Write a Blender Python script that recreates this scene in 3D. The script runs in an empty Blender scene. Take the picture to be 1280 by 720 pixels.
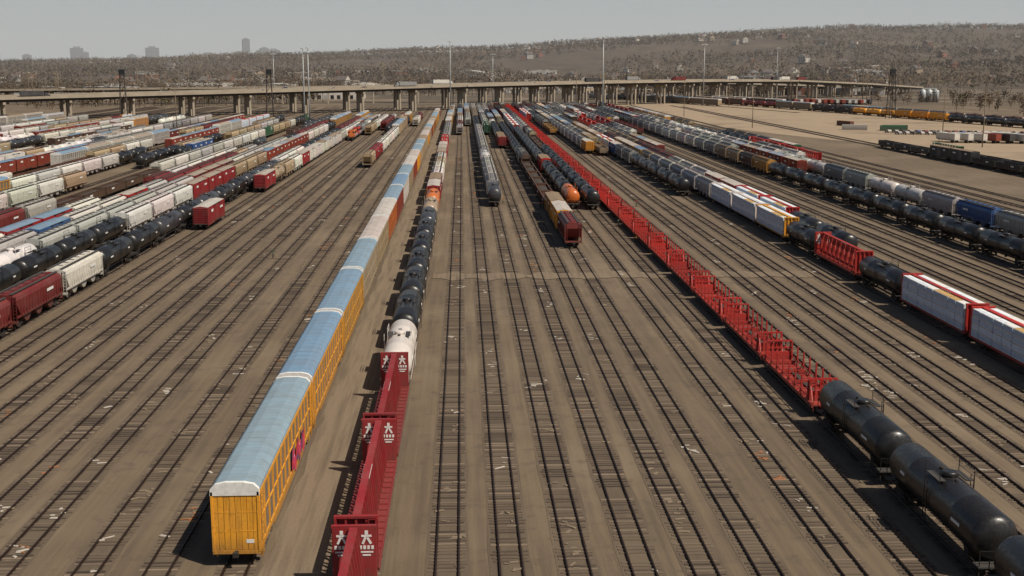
import bpy, bmesh, math, random
from mathutils import Vector, Matrix, noise
R = random.Random(7)
scene = bpy.context.scene
col = scene.collection

# ------------------------------------------------------------------ helpers: nodes
def new_mat(name):
    m = bpy.data.materials.new(name); m.use_nodes = True
    nt = m.node_tree; nt.nodes.clear()
    out = nt.nodes.new('ShaderNodeOutputMaterial'); bs = nt.nodes.new('ShaderNodeBsdfPrincipled')
    nt.links.new(bs.outputs[0], out.inputs[0])
    return m, nt, bs
def mix(nt, fac, a, b, mode='MIX'):
    n = nt.nodes.new('ShaderNodeMix'); n.data_type = 'RGBA'; n.blend_type = mode
    def s(sock, v):
        if isinstance(v, bpy.types.NodeSocket): nt.links.new(v, sock)
        elif isinstance(v, (int, float)): sock.default_value = v
        else: sock.default_value = (*v[:3], 1)
    s(n.inputs[0], fac); s(n.inputs[6], a); s(n.inputs[7], b)
    return n.outputs[2]
def math_(nt, op, a, b=0.0, clamp=False):
    n = nt.nodes.new('ShaderNodeMath'); n.operation = op; n.use_clamp = clamp
    for i, v in enumerate((a, b)):
        if isinstance(v, bpy.types.NodeSocket): nt.links.new(v, n.inputs[i])
        else: n.inputs[i].default_value = v
    return n.outputs[0]
def ramp(nt, src, stops, interp='LINEAR'):
    n = nt.nodes.new('ShaderNodeValToRGB'); cr = n.color_ramp; cr.interpolation = interp
    while len(cr.elements) < len(stops): cr.elements.new(0.5)
    for e, (p, c) in zip(cr.elements, stops):
        e.position = p; e.color = (*c[:3], 1) if not isinstance(c, (int, float)) else (c, c, c, 1)
    nt.links.new(src, n.inputs[0]); return n.outputs[0]
def coords(nt, kind='Object', scale=(1, 1, 1), obj_offset=False, world=False):
    if world: src = nt.nodes.new('ShaderNodeNewGeometry').outputs['Position']
    else: src = nt.nodes.new('ShaderNodeTexCoord').outputs[kind]
    mp = nt.nodes.new('ShaderNodeMapping'); mp.inputs['Scale'].default_value = scale
    nt.links.new(src, mp.inputs[0])
    if obj_offset:
        oi = nt.nodes.new('ShaderNodeObjectInfo')
        k = math_(nt, 'MULTIPLY', oi.outputs['Random'], 300.0)
        cb = nt.nodes.new('ShaderNodeCombineXYZ')
        nt.links.new(k, cb.inputs[0]); nt.links.new(k, cb.inputs[1])
        nt.links.new(cb.outputs[0], mp.inputs['Location'])
    return mp.outputs[0]
def noise_t(nt, vec, scale, detail=4, rough=0.6):
    n = nt.nodes.new('ShaderNodeTexNoise'); n.inputs['Scale'].default_value = scale
    n.inputs['Detail'].default_value = detail; n.inputs['Roughness'].default_value = rough
    nt.links.new(vec, n.inputs['Vector']); return n.outputs['Fac']
def bump(nt, bs, h, strength=0.4, dist=0.05):
    b = nt.nodes.new('ShaderNodeBump'); b.inputs['Strength'].default_value = strength
    b.inputs['Distance'].default_value = dist
    nt.links.new(h, b.inputs['Height']); nt.links.new(b.outputs[0], bs.inputs['Normal'])
def simple(name, c, rough=0.8, metal=0.0, var=0.25, scale=1.5, c2=None):
    m, nt, bs = new_mat(name)
    v = coords(nt, obj_offset=True)
    n = noise_t(nt, v, scale, 3)
    c2 = c2 or tuple(x * 0.55 for x in c)
    f = ramp(nt, n, [(0.35, 0.0), (0.7, 1.0)])
    f2 = math_(nt, 'MULTIPLY', f, var * 2)
    nt.links.new(mix(nt, f2, c, c2), bs.inputs['Base Color'])
    bs.inputs['Roughness'].default_value = rough; bs.inputs['Metallic'].default_value = metal
    return m
def paint(name, rough=0.5, grime=0.5, fade=0.2, dust=0.5):
    m, nt, bs = new_mat(name)
    oi = nt.nodes.new('ShaderNodeObjectInfo')
    v = coords(nt, obj_offset=True)
    vs = coords(nt, scale=(2.2, 2.2, 0.25), obj_offset=True)
    big = noise_t(nt, v, 0.35, 2)
    st = noise_t(nt, vs, 2.0, 3, 0.7)
    fine = noise_t(nt, v, 5.0, 3, 0.7)
    c = oi.outputs['Color']
    c = mix(nt, math_(nt, 'MULTIPLY', ramp(nt, big, [(0.35, 0.0), (0.7, 1.0)]), fade), c, (0.24, 0.19, 0.15))
    c = mix(nt, math_(nt, 'MULTIPLY', ramp(nt, st, [(0.45, 0.0), (0.72, 1.0)]), grime), c, (0.05, 0.03, 0.02))
    c = mix(nt, math_(nt, 'MULTIPLY', ramp(nt, fine, [(0.56, 0.0), (0.66, 1.0)]), grime * 0.8), c, (0.09, 0.036, 0.018))
    sp = nt.nodes.new('ShaderNodeSeparateXYZ')
    nt.links.new(nt.nodes.new('ShaderNodeTexCoord').outputs['Object'], sp.inputs[0])
    low = ramp(nt, math_(nt, 'MULTIPLY', sp.outputs[2], 0.4), [(0.25, dust), (0.8, 0.0)])
    c = mix(nt, low, c, (0.075, 0.053, 0.037))
    nt.links.new(c, bs.inputs['Base Color'])
    nt.links.new(ramp(nt, fine, [(0.3, rough - 0.06), (0.7, min(1, rough + 0.2))]), bs.inputs['Roughness'])
    return m

M = {}
M['paint'] = paint('weathered_paint', 0.5, 0.42, 0.14)
M['tankpaint'] = paint('tank_paint', 0.28, 0.20, 0.05, 0.3)
M['frame'] = simple('running_gear', (0.026, 0.019, 0.015), 0.8)
M['wheel'] = simple('wheel_steel', (0.07, 0.05, 0.04), 0.5, 0.6)
M['grating'] = simple('grating', (0.07, 0.062, 0.055), 0.7, 0.3)
M['white'] = simple('white_marking', (0.74, 0.72, 0.68), 0.6, var=0.22, scale=4)
M['dark'] = simple('dark_opening', (0.012, 0.012, 0.014), 0.5)
M['glass'] = simple('glass', (0.03, 0.04, 0.05), 0.12)
M['coal'] = simple('bulk_load', (0.05, 0.038, 0.03), 0.95, scale=3)
M['lampglass'] = simple('lamp_glass', (0.6, 0.6, 0.58), 0.3)
M['galv'] = simple('galvanised_steel', (0.42, 0.43, 0.43), 0.5, 0.3)
M['concrete'] = simple('concrete', (0.35, 0.29, 0.22), 0.9, scale=0.15)
M['girder'] = simple('bridge_girder', (0.06, 0.047, 0.038), 0.8, scale=0.2)
M['asphalt'] = simple('asphalt', (0.06, 0.058, 0.055), 0.9)

m, nt, bs = new_mat('autorack_roof'); M['rroof'] = m
oi = nt.nodes.new('ShaderNodeObjectInfo')
base = ramp(nt, oi.outputs['Alpha'], [(0.0, (0.225, 0.31, 0.365)), (0.3, (0.155, 0.255, 0.37)), (0.5, (0.48, 0.41, 0.37)), (0.7, (0.52, 0.49, 0.44)), (1.0, (0.28, 0.20, 0.13))])
v = coords(nt, obj_offset=True); n1 = noise_t(nt, v, 0.5, 4); n2 = noise_t(nt, coords(nt, scale=(0.4, 4, 1), obj_offset=True), 1.5, 4)
c = mix(nt, math_(nt, 'MULTIPLY', ramp(nt, n1, [(0.4, 0.0), (0.75, 1.0)]), 0.4), base, (0.17, 0.155, 0.135))
c = mix(nt, math_(nt, 'MULTIPLY', ramp(nt, n2, [(0.5, 0.0), (0.72, 1.0)]), 0.4), c, (0.12, 0.095, 0.075))
nt.links.new(c, bs.inputs['Base Color']); bs.inputs['Roughness'].default_value = 0.55
m, nt, bs = new_mat('perforated_panel'); M['perf'] = m
tc = nt.nodes.new('ShaderNodeTexCoord'); sp = nt.nodes.new('ShaderNodeSeparateXYZ'); nt.links.new(tc.outputs['Object'], sp.inputs[0])
wz = math_(nt, 'SINE', math_(nt, 'MULTIPLY', sp.outputs[2], 26.0))
oi = nt.nodes.new('ShaderNodeObjectInfo')
n1 = noise_t(nt, coords(nt, obj_offset=True), 0.8, 3)
c = mix(nt, ramp(nt, n1, [(0.35, 0.0), (0.7, 0.3)]), (0.19, 0.165, 0.14), oi.outputs['Color'])
c = mix(nt, ramp(nt, wz, [(0.3, 0.0), (0.7, 0.55)]), c, (0.05, 0.04, 0.035))
nt.links.new(c, bs.inputs['Base Color']); bs.inputs['Roughness'].default_value = 0.6; bs.inputs['Metallic'].default_value = 0.2
m, nt, bs = new_mat('lumber_wrap'); M['wrap'] = m
v = coords(nt); br = nt.nodes.new('ShaderNodeTexBrick'); br.inputs['Scale'].default_value = 1.0
mp = nt.nodes.new('ShaderNodeMapping'); mp.inputs['Rotation'].default_value = (math.pi/2, 0, math.pi/2); nt.links.new(v, mp.inputs[0])
nt.links.new(mp.outputs[0], br.inputs['Vector'])
br.inputs['Brick Width'].default_value = 0.8; br.inputs['Row Height'].default_value = 0.42; br.inputs['Mortar Size'].default_value = 0.10
br.inputs['Color1'].default_value = (0.60, 0.68, 0.76, 1); br.inputs['Color2'].default_value = (0.27, 0.38, 0.52, 1); br.inputs['Mortar'].default_value = (0.80, 0.81, 0.80, 1)
n1 = noise_t(nt, coords(nt, obj_offset=True), 2.5, 4)
c = mix(nt, math_(nt, 'MULTIPLY', ramp(nt, n1, [(0.45, 0.0), (0.7, 1.0)]), 0.3), br.outputs['Color'], (0.25, 0.24, 0.25))
nt.links.new(c, bs.inputs['Base Color']); bs.inputs['Roughness'].default_value = 0.5
bump(nt, bs, n1, 0.5, 0.05)
M['lumber'] = simple('lumber', (0.48, 0.30, 0.11), 0.8, scale=3)
m, nt, bs = new_mat('graffiti_paint'); M['graf'] = m
v = coords(nt); vo = nt.nodes.new('ShaderNodeTexVoronoi'); vo.inputs['Scale'].default_value = 1.1
nw = nt.nodes.new('ShaderNodeTexNoise'); nw.inputs['Scale'].default_value = 1.2; nt.links.new(v, nw.inputs['Vector'])
nt.links.new(mix(nt, 0.5, v, nw.outputs['Color']), vo.inputs['Vector'])
c = ramp(nt, vo.outputs['Distance'], [(0.0, (0.75, 0.60, 0.62)), (0.12, (0.60, 0.04, 0.12)), (0.38, (0.55, 0.03, 0.06)), (0.5, (0.35, 0.02, 0.06)), (0.56, (0.12, 0.05, 0.12))], 'CONSTANT')
nt.links.new(c, bs.inputs['Base Color']); bs.inputs['Roughness'].default_value = 0.5

# ------------------------------------------------------------------ mesh builder
class B:
    def __init__(s): s.v = []; s.f = []; s.mi = []; s.sm = []; s.mats = []
    def mid(s, k):
        if k not in s.mats: s.mats.append(k)
        return s.mats.index(k)
    def face(s, pts, mat, smooth=False):
        n = len(s.v); s.v += [tuple(p) for p in pts]; s.f.append(tuple(range(n, n + len(pts)))); s.mi.append(s.mid(mat)); s.sm.append(smooth)
    def box(s, c, d, mat, rot=None, top=None, skip_bottom=False):
        x, y, z = d[0] / 2, d[1] / 2, d[2] / 2
        P = [Vector(p) for p in ((-x, -y, -z), (x, -y, -z), (x, y, -z), (-x, y, -z), (-x, -y, z), (x, -y, z), (x, y, z), (-x, y, z))]
        if top:
            for i in range(4, 8): P[i].x *= top[0]; P[i].y *= top[1]
        if rot: P = [rot @ p for p in P]
        n = len(s.v); C = Vector(c); s.v += [tuple(p + C) for p in P]
        F = [(4, 5, 6, 7), (0, 1, 5, 4), (1, 2, 6, 5), (2, 3, 7, 6), (3, 0, 4, 7)]
        if not skip_bottom: F.append((3, 2, 1, 0))
        for f in F: s.f.append(tuple(n + i for i in f)); s.mi.append(s.mid(mat)); s.sm.append(False)
    def beam(s, a, b, w, mat, h=None):
        a = Vector(a); b = Vector(b); d = b - a; L = d.length
        q = d.to_track_quat('Y', 'Z').to_matrix()
        s.box((a + b) / 2, (w, L, h or w), mat, rot=q)
    def prism(s, prof, y0, y1, mats, cap, smooth=False):
        n = len(s.v); k = len(prof)
        s.v += [(x, y0, z) for x, z in prof] + [(x, y1, z) for x, z in prof]
        for i in range(k):
            j = (i + 1) % k
            mt = mats[i] if isinstance(mats, (list, tuple)) else mats
            s.f.append((n + i, n + j, n + k + j, n + k + i)); s.mi.append(s.mid(mt)); s.sm.append(smooth)
        if cap:
            s.f.append(tuple(n + i for i in range(k - 1, -1, -1))); s.mi.append(s.mid(cap)); s.sm.append(False)
            s.f.append(tuple(n + k + i for i in range(k))); s.mi.append(s.mid(cap)); s.sm.append(False)
    def prismx(s, prof, x0, x1, mat):
        n = len(s.v); k = len(prof)
        s.v += [(x0, y, z) for y, z in prof] + [(x1, y, z) for y, z in prof]
        for i in range(k):
            j = (i + 1) % k
            s.f.append((n + i, n + k + i, n + k + j, n + j)); s.mi.append(s.mid(mat)); s.sm.append(False)
        s.f.append(tuple(n + i for i in range(k))); s.mi.append(s.mid(mat)); s.sm.append(False)
        s.f.append(tuple(n + k + i for i in range(k - 1, -1, -1))); s.mi.append(s.mid(mat)); s.sm.append(False)
    def rings(s, rings, mat, n=24, axis='Y', c=(0, 0, 0), capmat=None):
        b0 = len(s.v)
        for p, r in rings:
            for i in range(n):
                a = 2 * math.pi * i / n; u, w = r * math.cos(a), r * math.sin(a)
                if axis == 'Y': q = (c[0] + u, c[1] + p, c[2] + w)
                elif axis == 'Z': q = (c[0] + u, c[1] + w, c[2] + p)
                else: q = (c[0] + p, c[1] + u, c[2] + w)
                s.v.append(q)
        for k in range(len(rings) - 1):
            for i in range(n):
                j = (i + 1) % n
                s.f.append((b0 + k * n + i, b0 + k * n + j, b0 + (k + 1) * n + j, b0 + (k + 1) * n + i)); s.mi.append(s.mid(mat)); s.sm.append(True)
        for k in (0, len(rings) - 1):
            s.f.append(tuple(b0 + k * n + i for i in range(n))); s.mi.append(s.mid(capmat or mat)); s.sm.append(False)
    def mesh(s, name):
        me = bpy.data.meshes.new(name); me.from_pydata(s.v, [], s.f)
        for k in s.mats: me.materials.append(M[k])
        me.polygons.foreach_set('material_index', s.mi); me.polygons.foreach_set('use_smooth', s.sm)
        me.update()
        bm = bmesh.new(); bm.from_mesh(me); bmesh.ops.recalc_face_normals(bm, faces=bm.faces); bm.to_mesh(me); bm.free()
        return me
def add(name, me, loc=(0, 0, 0), rz=0.0, color=None, parent=None, scale=None):
    o = bpy.data.objects.new(name, me); o.location = loc; o.rotation_euler = (0, 0, rz)
    if color: o.color = color
    if scale: o.scale = scale
    if parent: o.parent = parent
    col.objects.link(o); return o

# ------------------------------------------------------------------ rail cars (z=0 at rail top, centred, along Y)
def truck(b, y):
    for sx in (-1, 1):
        x = sx * 0.98
        b.prismx([(y - 1.25, 0.38), (y - 1.1, 0.62), (y - 0.45, 0.78), (y + 0.45, 0.78), (y + 1.1, 0.62), (y + 1.25, 0.38), (y + 0.7, 0.40), (y + 0.35, 0.16), (y - 0.35, 0.16), (y - 0.7, 0.40)], x - 0.07, x + 0.07, 'frame')
        for wy in (-0.88, 0.88):
            b.rings([(-0.06, 0.44), (0.06, 0.42)], 'wheel', 14, 'X', (sx * 0.75, y + wy, 0.43))
    for wy in (-0.88, 0.88):
        b.box((0, y + wy, 0.43), (1.5, 0.16, 0.16), 'frame')
    b.box((0, y, 0.6), (2.0, 0.4, 0.3), 'frame')
def couplers(b, L, z=0.85):
    for s in (-1, 1):
        b.box((0, s * (L / 2 + 0.22), z), (0.22, 0.5, 0.25), 'frame')
        b.box((0, s * (L / 2 + 0.50), z), (0.36, 0.22, 0.32), 'frame')
def ladder(b, x, y, z0, z1, along='y', w=0.42, mat='paint'):
    dx, dy = (0, w / 2) if along == 'y' else (w / 2, 0)
    for s in (-1, 1): b.beam((x + s * dx, y + s * dy, z0), (x + s * dx, y + s * dy, z1), 0.05, mat)
    z = z0 + 0.2
    while z < z1:
        b.beam((x - dx, y - dy, z), (x + dx, y + dy, z), 0.035, mat); z += 0.42

def make_autorack():
    b = B(); L = 26.8; h = L / 2
    b.prism([(-1.50, 1.0), (1.50, 1.0), (1.50, 5.0), (-1.50, 5.0)], -h + 0.12, h - 0.12, 'perf', 'perf')
    prof = [(-1.58, 5.003), (1.58, 5.003), (1.56, 5.18), (1.25, 5.50), (0.6, 5.64), (-0.6, 5.64), (-1.25, 5.50), (-1.56, 5.18)]
    b.prism(prof, -h, h, ['rroof'] * 8, 'white')
    for s in (-1, 1):
        pr = [(x * 1.012, z + 0.012 if z > 5.1 else z - 0.25) for x, z in prof]
        y0, y1 = (-h - 0.12, -h + 0.2) if s < 0 else (h - 0.2, h + 0.12)
        b.prism(pr, y0, y1, 'white', 'white')
    for i in range(1, 17):
        y = -h + L * i / 17
        b.prism([(x * 1.004, z + 0.02) for x, z in prof[2:]], y - 0.03, y + 0.03, 'rroof', 'rroof')
    for s in (-1, 1):
        for i in range(15):
            y = -h + 0.14 + (L - 0.28) * i / 14
            b.box((s * 1.54, y, 3.0), (0.12, 0.15, 3.96), 'paint')
        b.box((s * 1.535, 0, 4.86), (0.14, L - 0.1, 0.26), 'paint')
        b.box((s * 1.535, 0, 1.12), (0.15, L - 0.1, 0.34), 'paint')
        b.box((s * 1.525, 0, 3.0), (0.085, L - 0.1, 0.10), 'paint')
        b.box((s * 1.50, 0, 0.72), (0.10, 15.0, 0.46), 'paint')
        for x in [-1.31, -0.94, -0.56, -0.19, 0.19, 0.56, 0.94, 1.31]:
            b.box((x, s * (h - 0.03), 2.95), (0.345, 0.14 + 0.05 * (int(abs(x) * 10) % 2), 3.86), 'paint')
        b.box((0, s * (h + 0.03), 0.86), (3.1, 0.14, 0.26), 'paint')
        b.box((0, s * (h + 0.05), 2.3), (3.0, 0.05, 0.06), 'paint')
        b.box((0, s * (h + 0.05), 3.6), (3.0, 0.05, 0.06), 'paint')
        b.box((0.9, s * (h + 0.065), 1.6), (0.5, 0.03, 0.25), 'white')
        for sx in (-1, 1):
            b.box((sx * 1.5, s * (h + 0.02), 2.95), (0.14, 0.2, 4.1), 'paint')
            ladder(b, sx * 1.64, s * (h - 0.6), 0.5, 4.8, 'y')
            b.box((sx * 1.45, s * (h - 1.0), 0.45), (0.1, 0.5, 0.5), 'paint')
    b.box((0, 0, 0.86), (0.6, L - 0.6, 0.3), 'frame')
    for y in (-9.6, 9.6): truck(b, y)
    couplers(b, L + 0.1)
    return b.mesh('autorack_railcar'), L + 1.35

def make_tank():
    b = B(); L = 16.9; h = L / 2; r = 1.56; zc = 2.62
    rg = []
    for t in (0, 0.35, 0.6, 0.8, 0.93, 1.0): rg.append((-h + 0.35 + 0.8 * (1 - math.sqrt(max(0, 1 - t * t))), r * t if t > 0 else 0.02))
    body = rg + [(p, q) for p, q in [(-4, r), (-3.94, r + 0.012), (-3.88, r), (0, r), (3.88, r), (3.94, r + 0.012), (4, r)]] + [(-p, q) for p, q in reversed(rg)]
    b.rings(body, 'tankpaint', 36, 'Y', (0, 0, zc))
    b.rings([(4.10 - zc, 0.55), (4.42 - zc, 0.55), (4.50 - zc, 0.45)], 'tankpaint', 16, 'Z', (0, 0, zc))
    b.rings([(4.1 - zc, 0.2), (4.38 - zc, 0.2)], 'frame', 10, 'Z', (0, 1.3, zc))
    b.rings([(4.1 - zc, 0.15), (4.33 - zc, 0.15)], 'frame', 10, 'Z', (0, -1.2, zc))
    for s in (-1, 1):
        b.box((s * 0.95, 0, 4.14), (0.5, 2.2, 0.05), 'grating')
        for y in (-1.3, 1.3):
            b.beam((s * 1.2, y, 3.6), (s * 1.2, y, 4.95), 0.045, 'tankpaint')
        b.beam((s * 1.2, -1.3, 4.95), (s * 1.2, 1.3, 4.95), 0.045, 'tankpaint')
        b.beam((s * 1.2, -1.3, 4.5), (s * 1.2, 1.3, 4.5), 0.035, 'tankpaint')
        ladder(b, s * 1.64, 0, 0.7, 4.1, 'y', 0.5, 'tankpaint')
        b.beam((s * 1.5, -h + 0.2, 1.35), (s * 1.5, h - 0.2, 1.35), 0.05, 'tankpaint')
        b.box((0, s * (h - 0.35), 1.05), (2.8, 0.9, 0.1), 'grating')
        b.box((0, s * 6.3, 1.25), (2.4, 0.7, 0.75), 'frame', top=(1.12, 1.0))
        for x in (-1.3, 1.3):
            b.beam((x, s * (h - 0.05), 1.0), (x, s * (h - 0.05), 2.1), 0.05, 'tankpaint')
            b.beam((x, s * (h - 0.05), 0.4), (x, s * (h - 0.05), 1.0), 0.05, 'frame')
        b.beam((-1.3, s * (h - 0.05), 2.1), (1.3, s * (h - 0.05), 2.1), 0.05, 'tankpaint')
        b.box((s * 1.49, -5.0, 2.75), (0.2, 1.3, 0.2), 'white')
        b.box((s * 1.49, 4.6, 2.75), (0.2, 0.8, 0.2), 'white')
    b.box((0, 0, 0.92), (0.5, L - 0.2, 0.32), 'frame')
    b.rings([(-0.35, 0.22), (0.35, 0.22)], 'frame', 10, 'Z', (0, 0, 0.85))
    for y in (-6.3, 6.3): truck(b, y)
    couplers(b, L)
    return b.mesh('tank_railcar'), L + 1.25

def make_hopper():
    b = B(); L = 17.6; h = L / 2
    prof = [(-1.46, 1.7), (1.46, 1.7), (1.55, 2.6), (1.55, 3.7), (1.40, 4.12), (0.95, 4.42), (0, 4.5), (-0.95, 4.42), (-1.40, 4.12), (-1.55, 3.7), (-1.55, 2.6)]
    b.prism(prof, -h + 1.6, h - 1.6, 'paint', 'paint', False)
    for s in (-1, 1):
        y0 = s * (h - 1.6); y1 = s * (h - 0.35)
        up = [(1.55, 3.7), (1.40, 4.12), (0.95, 4.42), (0, 4.5), (-0.95, 4.42), (-1.40, 4.12), (-1.55, 3.7)]
        for i in range(len(up) - 1):
            a, c = up[i], up[i + 1]
            b.face([(a[0], y0, a[1]), (c[0], y0, c[1]), (c[0], y1, c[1]), (a[0], y1, a[1])], 'paint')
        b.face([(x, y1, z) for x, z in up] + [(-1.5, y1, 3.4), (1.5, y1, 3.4)], 'paint')
        for sx in (-1, 1):
            b.face([(sx * 1.55, y0, 3.7), (sx * 1.55, y1, 3.7), (sx * 1.5, y1, 3.4), (sx * 1.5, y0 - s * 0.0, 1.8)], 'paint')
            b.beam((sx * 1.4, s * (h - 0.4), 1.1), (sx * 1.4, s * (h - 0.4), 3.5), 0.12, 'paint')
            ladder(b, sx * 1.3, s * (h - 0.25), 0.6, 4.3, 'x')
        b.face([(-1.5, y1, 3.4), (1.5, y1, 3.4), (1.46, y0, 1.7), (-1.46, y0, 1.7)], 'paint')
        b.box((0, s * (h - 0.45), 1.02), (2.9, 0.9, 0.22), 'paint')
        b.box((s * 1.5, 0, 1.64), (0.14, L - 0.8, 0.24), 'paint')
        for i in range(15):
            y = -h + 1.7 + (L - 3.4) * i / 14
            b.box((s * 1.585, y, 2.75), (0.09, 0.10, 1.95), 'paint')
        b.box((s * 0.92, 0, 4.55), (0.42, L - 0.6, 0.05), 'grating')
        b.box((s * 1.66, 3.4, 3.1), (0.03, 2.4, 0.35), 'white')
    b.box((0, 0, 4.56), (0.72, L - 2.2, 0.14), 'paint')
    for i in range(6): b.box((0, -6.2 + i * 2.48, 4.68), (0.8, 0.14, 0.08), 'grating')
    for y in (-4.3, 0, 4.3):
        b.prismx([(y - 2.1, 1.75), (y + 2.1, 1.75), (y + 0.45, 0.5), (y - 0.45, 0.5)], -1.25, 1.25, 'paint')
        b.box((0, y, 0.42), (2.0, 0.9, 0.16), 'frame')
    b.box((0, 0, 0.9), (0.45, L - 0.2, 0.3), 'frame')
    for y in (-6.7, 6.7): truck(b, y)
    couplers(b, L)
    return b.mesh('covered_hopper_railcar'), L + 1.25

def make_box():
    b = B(); L = 16.6; h = L / 2
    b.prism([(-1.48, 0.95), (1.48, 0.95), (1.48, 4.35), (0, 4.58), (-1.48, 4.35)], -h + .08, h - .08, ['paint', 'paint', 'rroof', 'rroof', 'paint'], 'paint')
    for i in range(13):
        y = -h + 0.5 + (L - 1.0) * i / 12
        b.prism([(-1.5, 4.36), (1.5, 4.36), (1.5, 4.40), (0, 4.64), (-1.5, 4.40)], y - 0.05, y + 0.05, 'rroof', 'rroof')
    for s in (-1, 1):
        for i in range(21):
            y = -h + 0.2 + (L - 0.4) * i / 20
            if abs(y) < 1.7: continue
            b.box((s * 1.52, y, 2.65), (0.08, 0.12, 3.3), 'paint')
        b.box((s * 1.54, 0, 2.65), (0.1, 3.1, 3.2), 'paint')
        for z in (1.5, 2.2, 2.9, 3.6): b.box((s * 1.60, 0, z), (0.05, 2.9, 0.07), 'paint')
        b.box((s * 1.56, 0.6, 1.02), (0.14, 6.4, 0.12), 'frame')
        b.box((s * 1.56, 0.6, 4.30), (0.14, 6.4, 0.10), 'frame')
        b.box((s * 1.50, 0, 0.92), (0.12, L - 0.4, 0.22), 'paint')
        b.box((s * 1.575, 4.7, 3.2), (0.03, 2.6, 0.4), 'white'); b.box((s * 1.575, -4.5, 3.4), (0.03, 1.8, 0.5), 'white')
        for z in [1.25 + 0.36 * i for i in range(9)]: b.box((0, s * (h - 0.04), z), (2.8, 0.12, 0.16), 'paint')
        ladder(b, 1.25, s * (h + 0.08), 0.5, 4.3, 'x'); ladder(b, -1.62, s * (h - 0.4), 0.5, 3, 'y')
        b.box((0, s * (h + 0.1), 1.0), (2.6, 0.3, 0.05), 'grating')
    b.box((0, 0, 0.85), (0.5, L, 0.25), 'frame')
    for y in (-6.0, 6.0): truck(b, y)
    couplers(b, L)
    return b.mesh('boxcar'), L + 1.25

def make_gondola():
    b = B(); L = 16.4; h = L / 2
    b.box((0, 0, 1.05), (2.9, L, 0.2), 'paint')
    for s in (-1, 1):
        b.box((s * 1.46, 0, 1.95), (0.07, L, 1.6), 'paint'); b.box((s * 1.48, 0, 2.79), (0.2, L + .1, 0.12), 'paint')
        b.box((0, s * (h - 0.04), 1.95), (2.84, 0.08, 1.598), 'paint'); b.box((0, s * (h - 0.02), 2.80), (2.7, 0.2, 0.11), 'paint')
        for i in range(15): b.box((s * 1.535, -h + 0.3 + (L - 0.6) * i / 14, 1.92), (0.10, 0.16, 1.6), 'paint')
        for z in (1.4, 1.8, 2.2): b.box((0, s * (h + 0.03), z), (2.6, 0.08, 0.12), 'paint')
        ladder(b, 1.2, s * (h + 0.1), 0.5, 2.8, 'x')
        b.box((s * 1.60, -3.2, 2.1), (0.03, 2.0, 0.4), 'white')
    nx, ny = 6, 30; g = []
    for j in range(ny + 1):
        row = []
        for i in range(nx + 1):
            x = -1.42 + 2.84 * i / nx; y = -h + 0.1 + (L - 0.2) * j / ny
            e = (1 - (x / 1.42) ** 2) * min(1, (h - abs(y)) / 1.2)
            row.append((x, y, 2.05 + 0.45 * e + 0.3 * noise.noise(Vector((x * 1.3, y * 0.8, 1)))))
        g.append(row)
    for j in range(ny):
        for i in range(nx): b.face([g[j][i], g[j][i + 1], g[j + 1][i + 1], g[j + 1][i]], 'coal')
    b.box((0, 0, 0.85), (0.5, L, 0.22), 'frame')
    for y in (-6, 6): truck(b, y)
    couplers(b, L)
    return b.mesh('gondola_railcar'), L + 1.25

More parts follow.
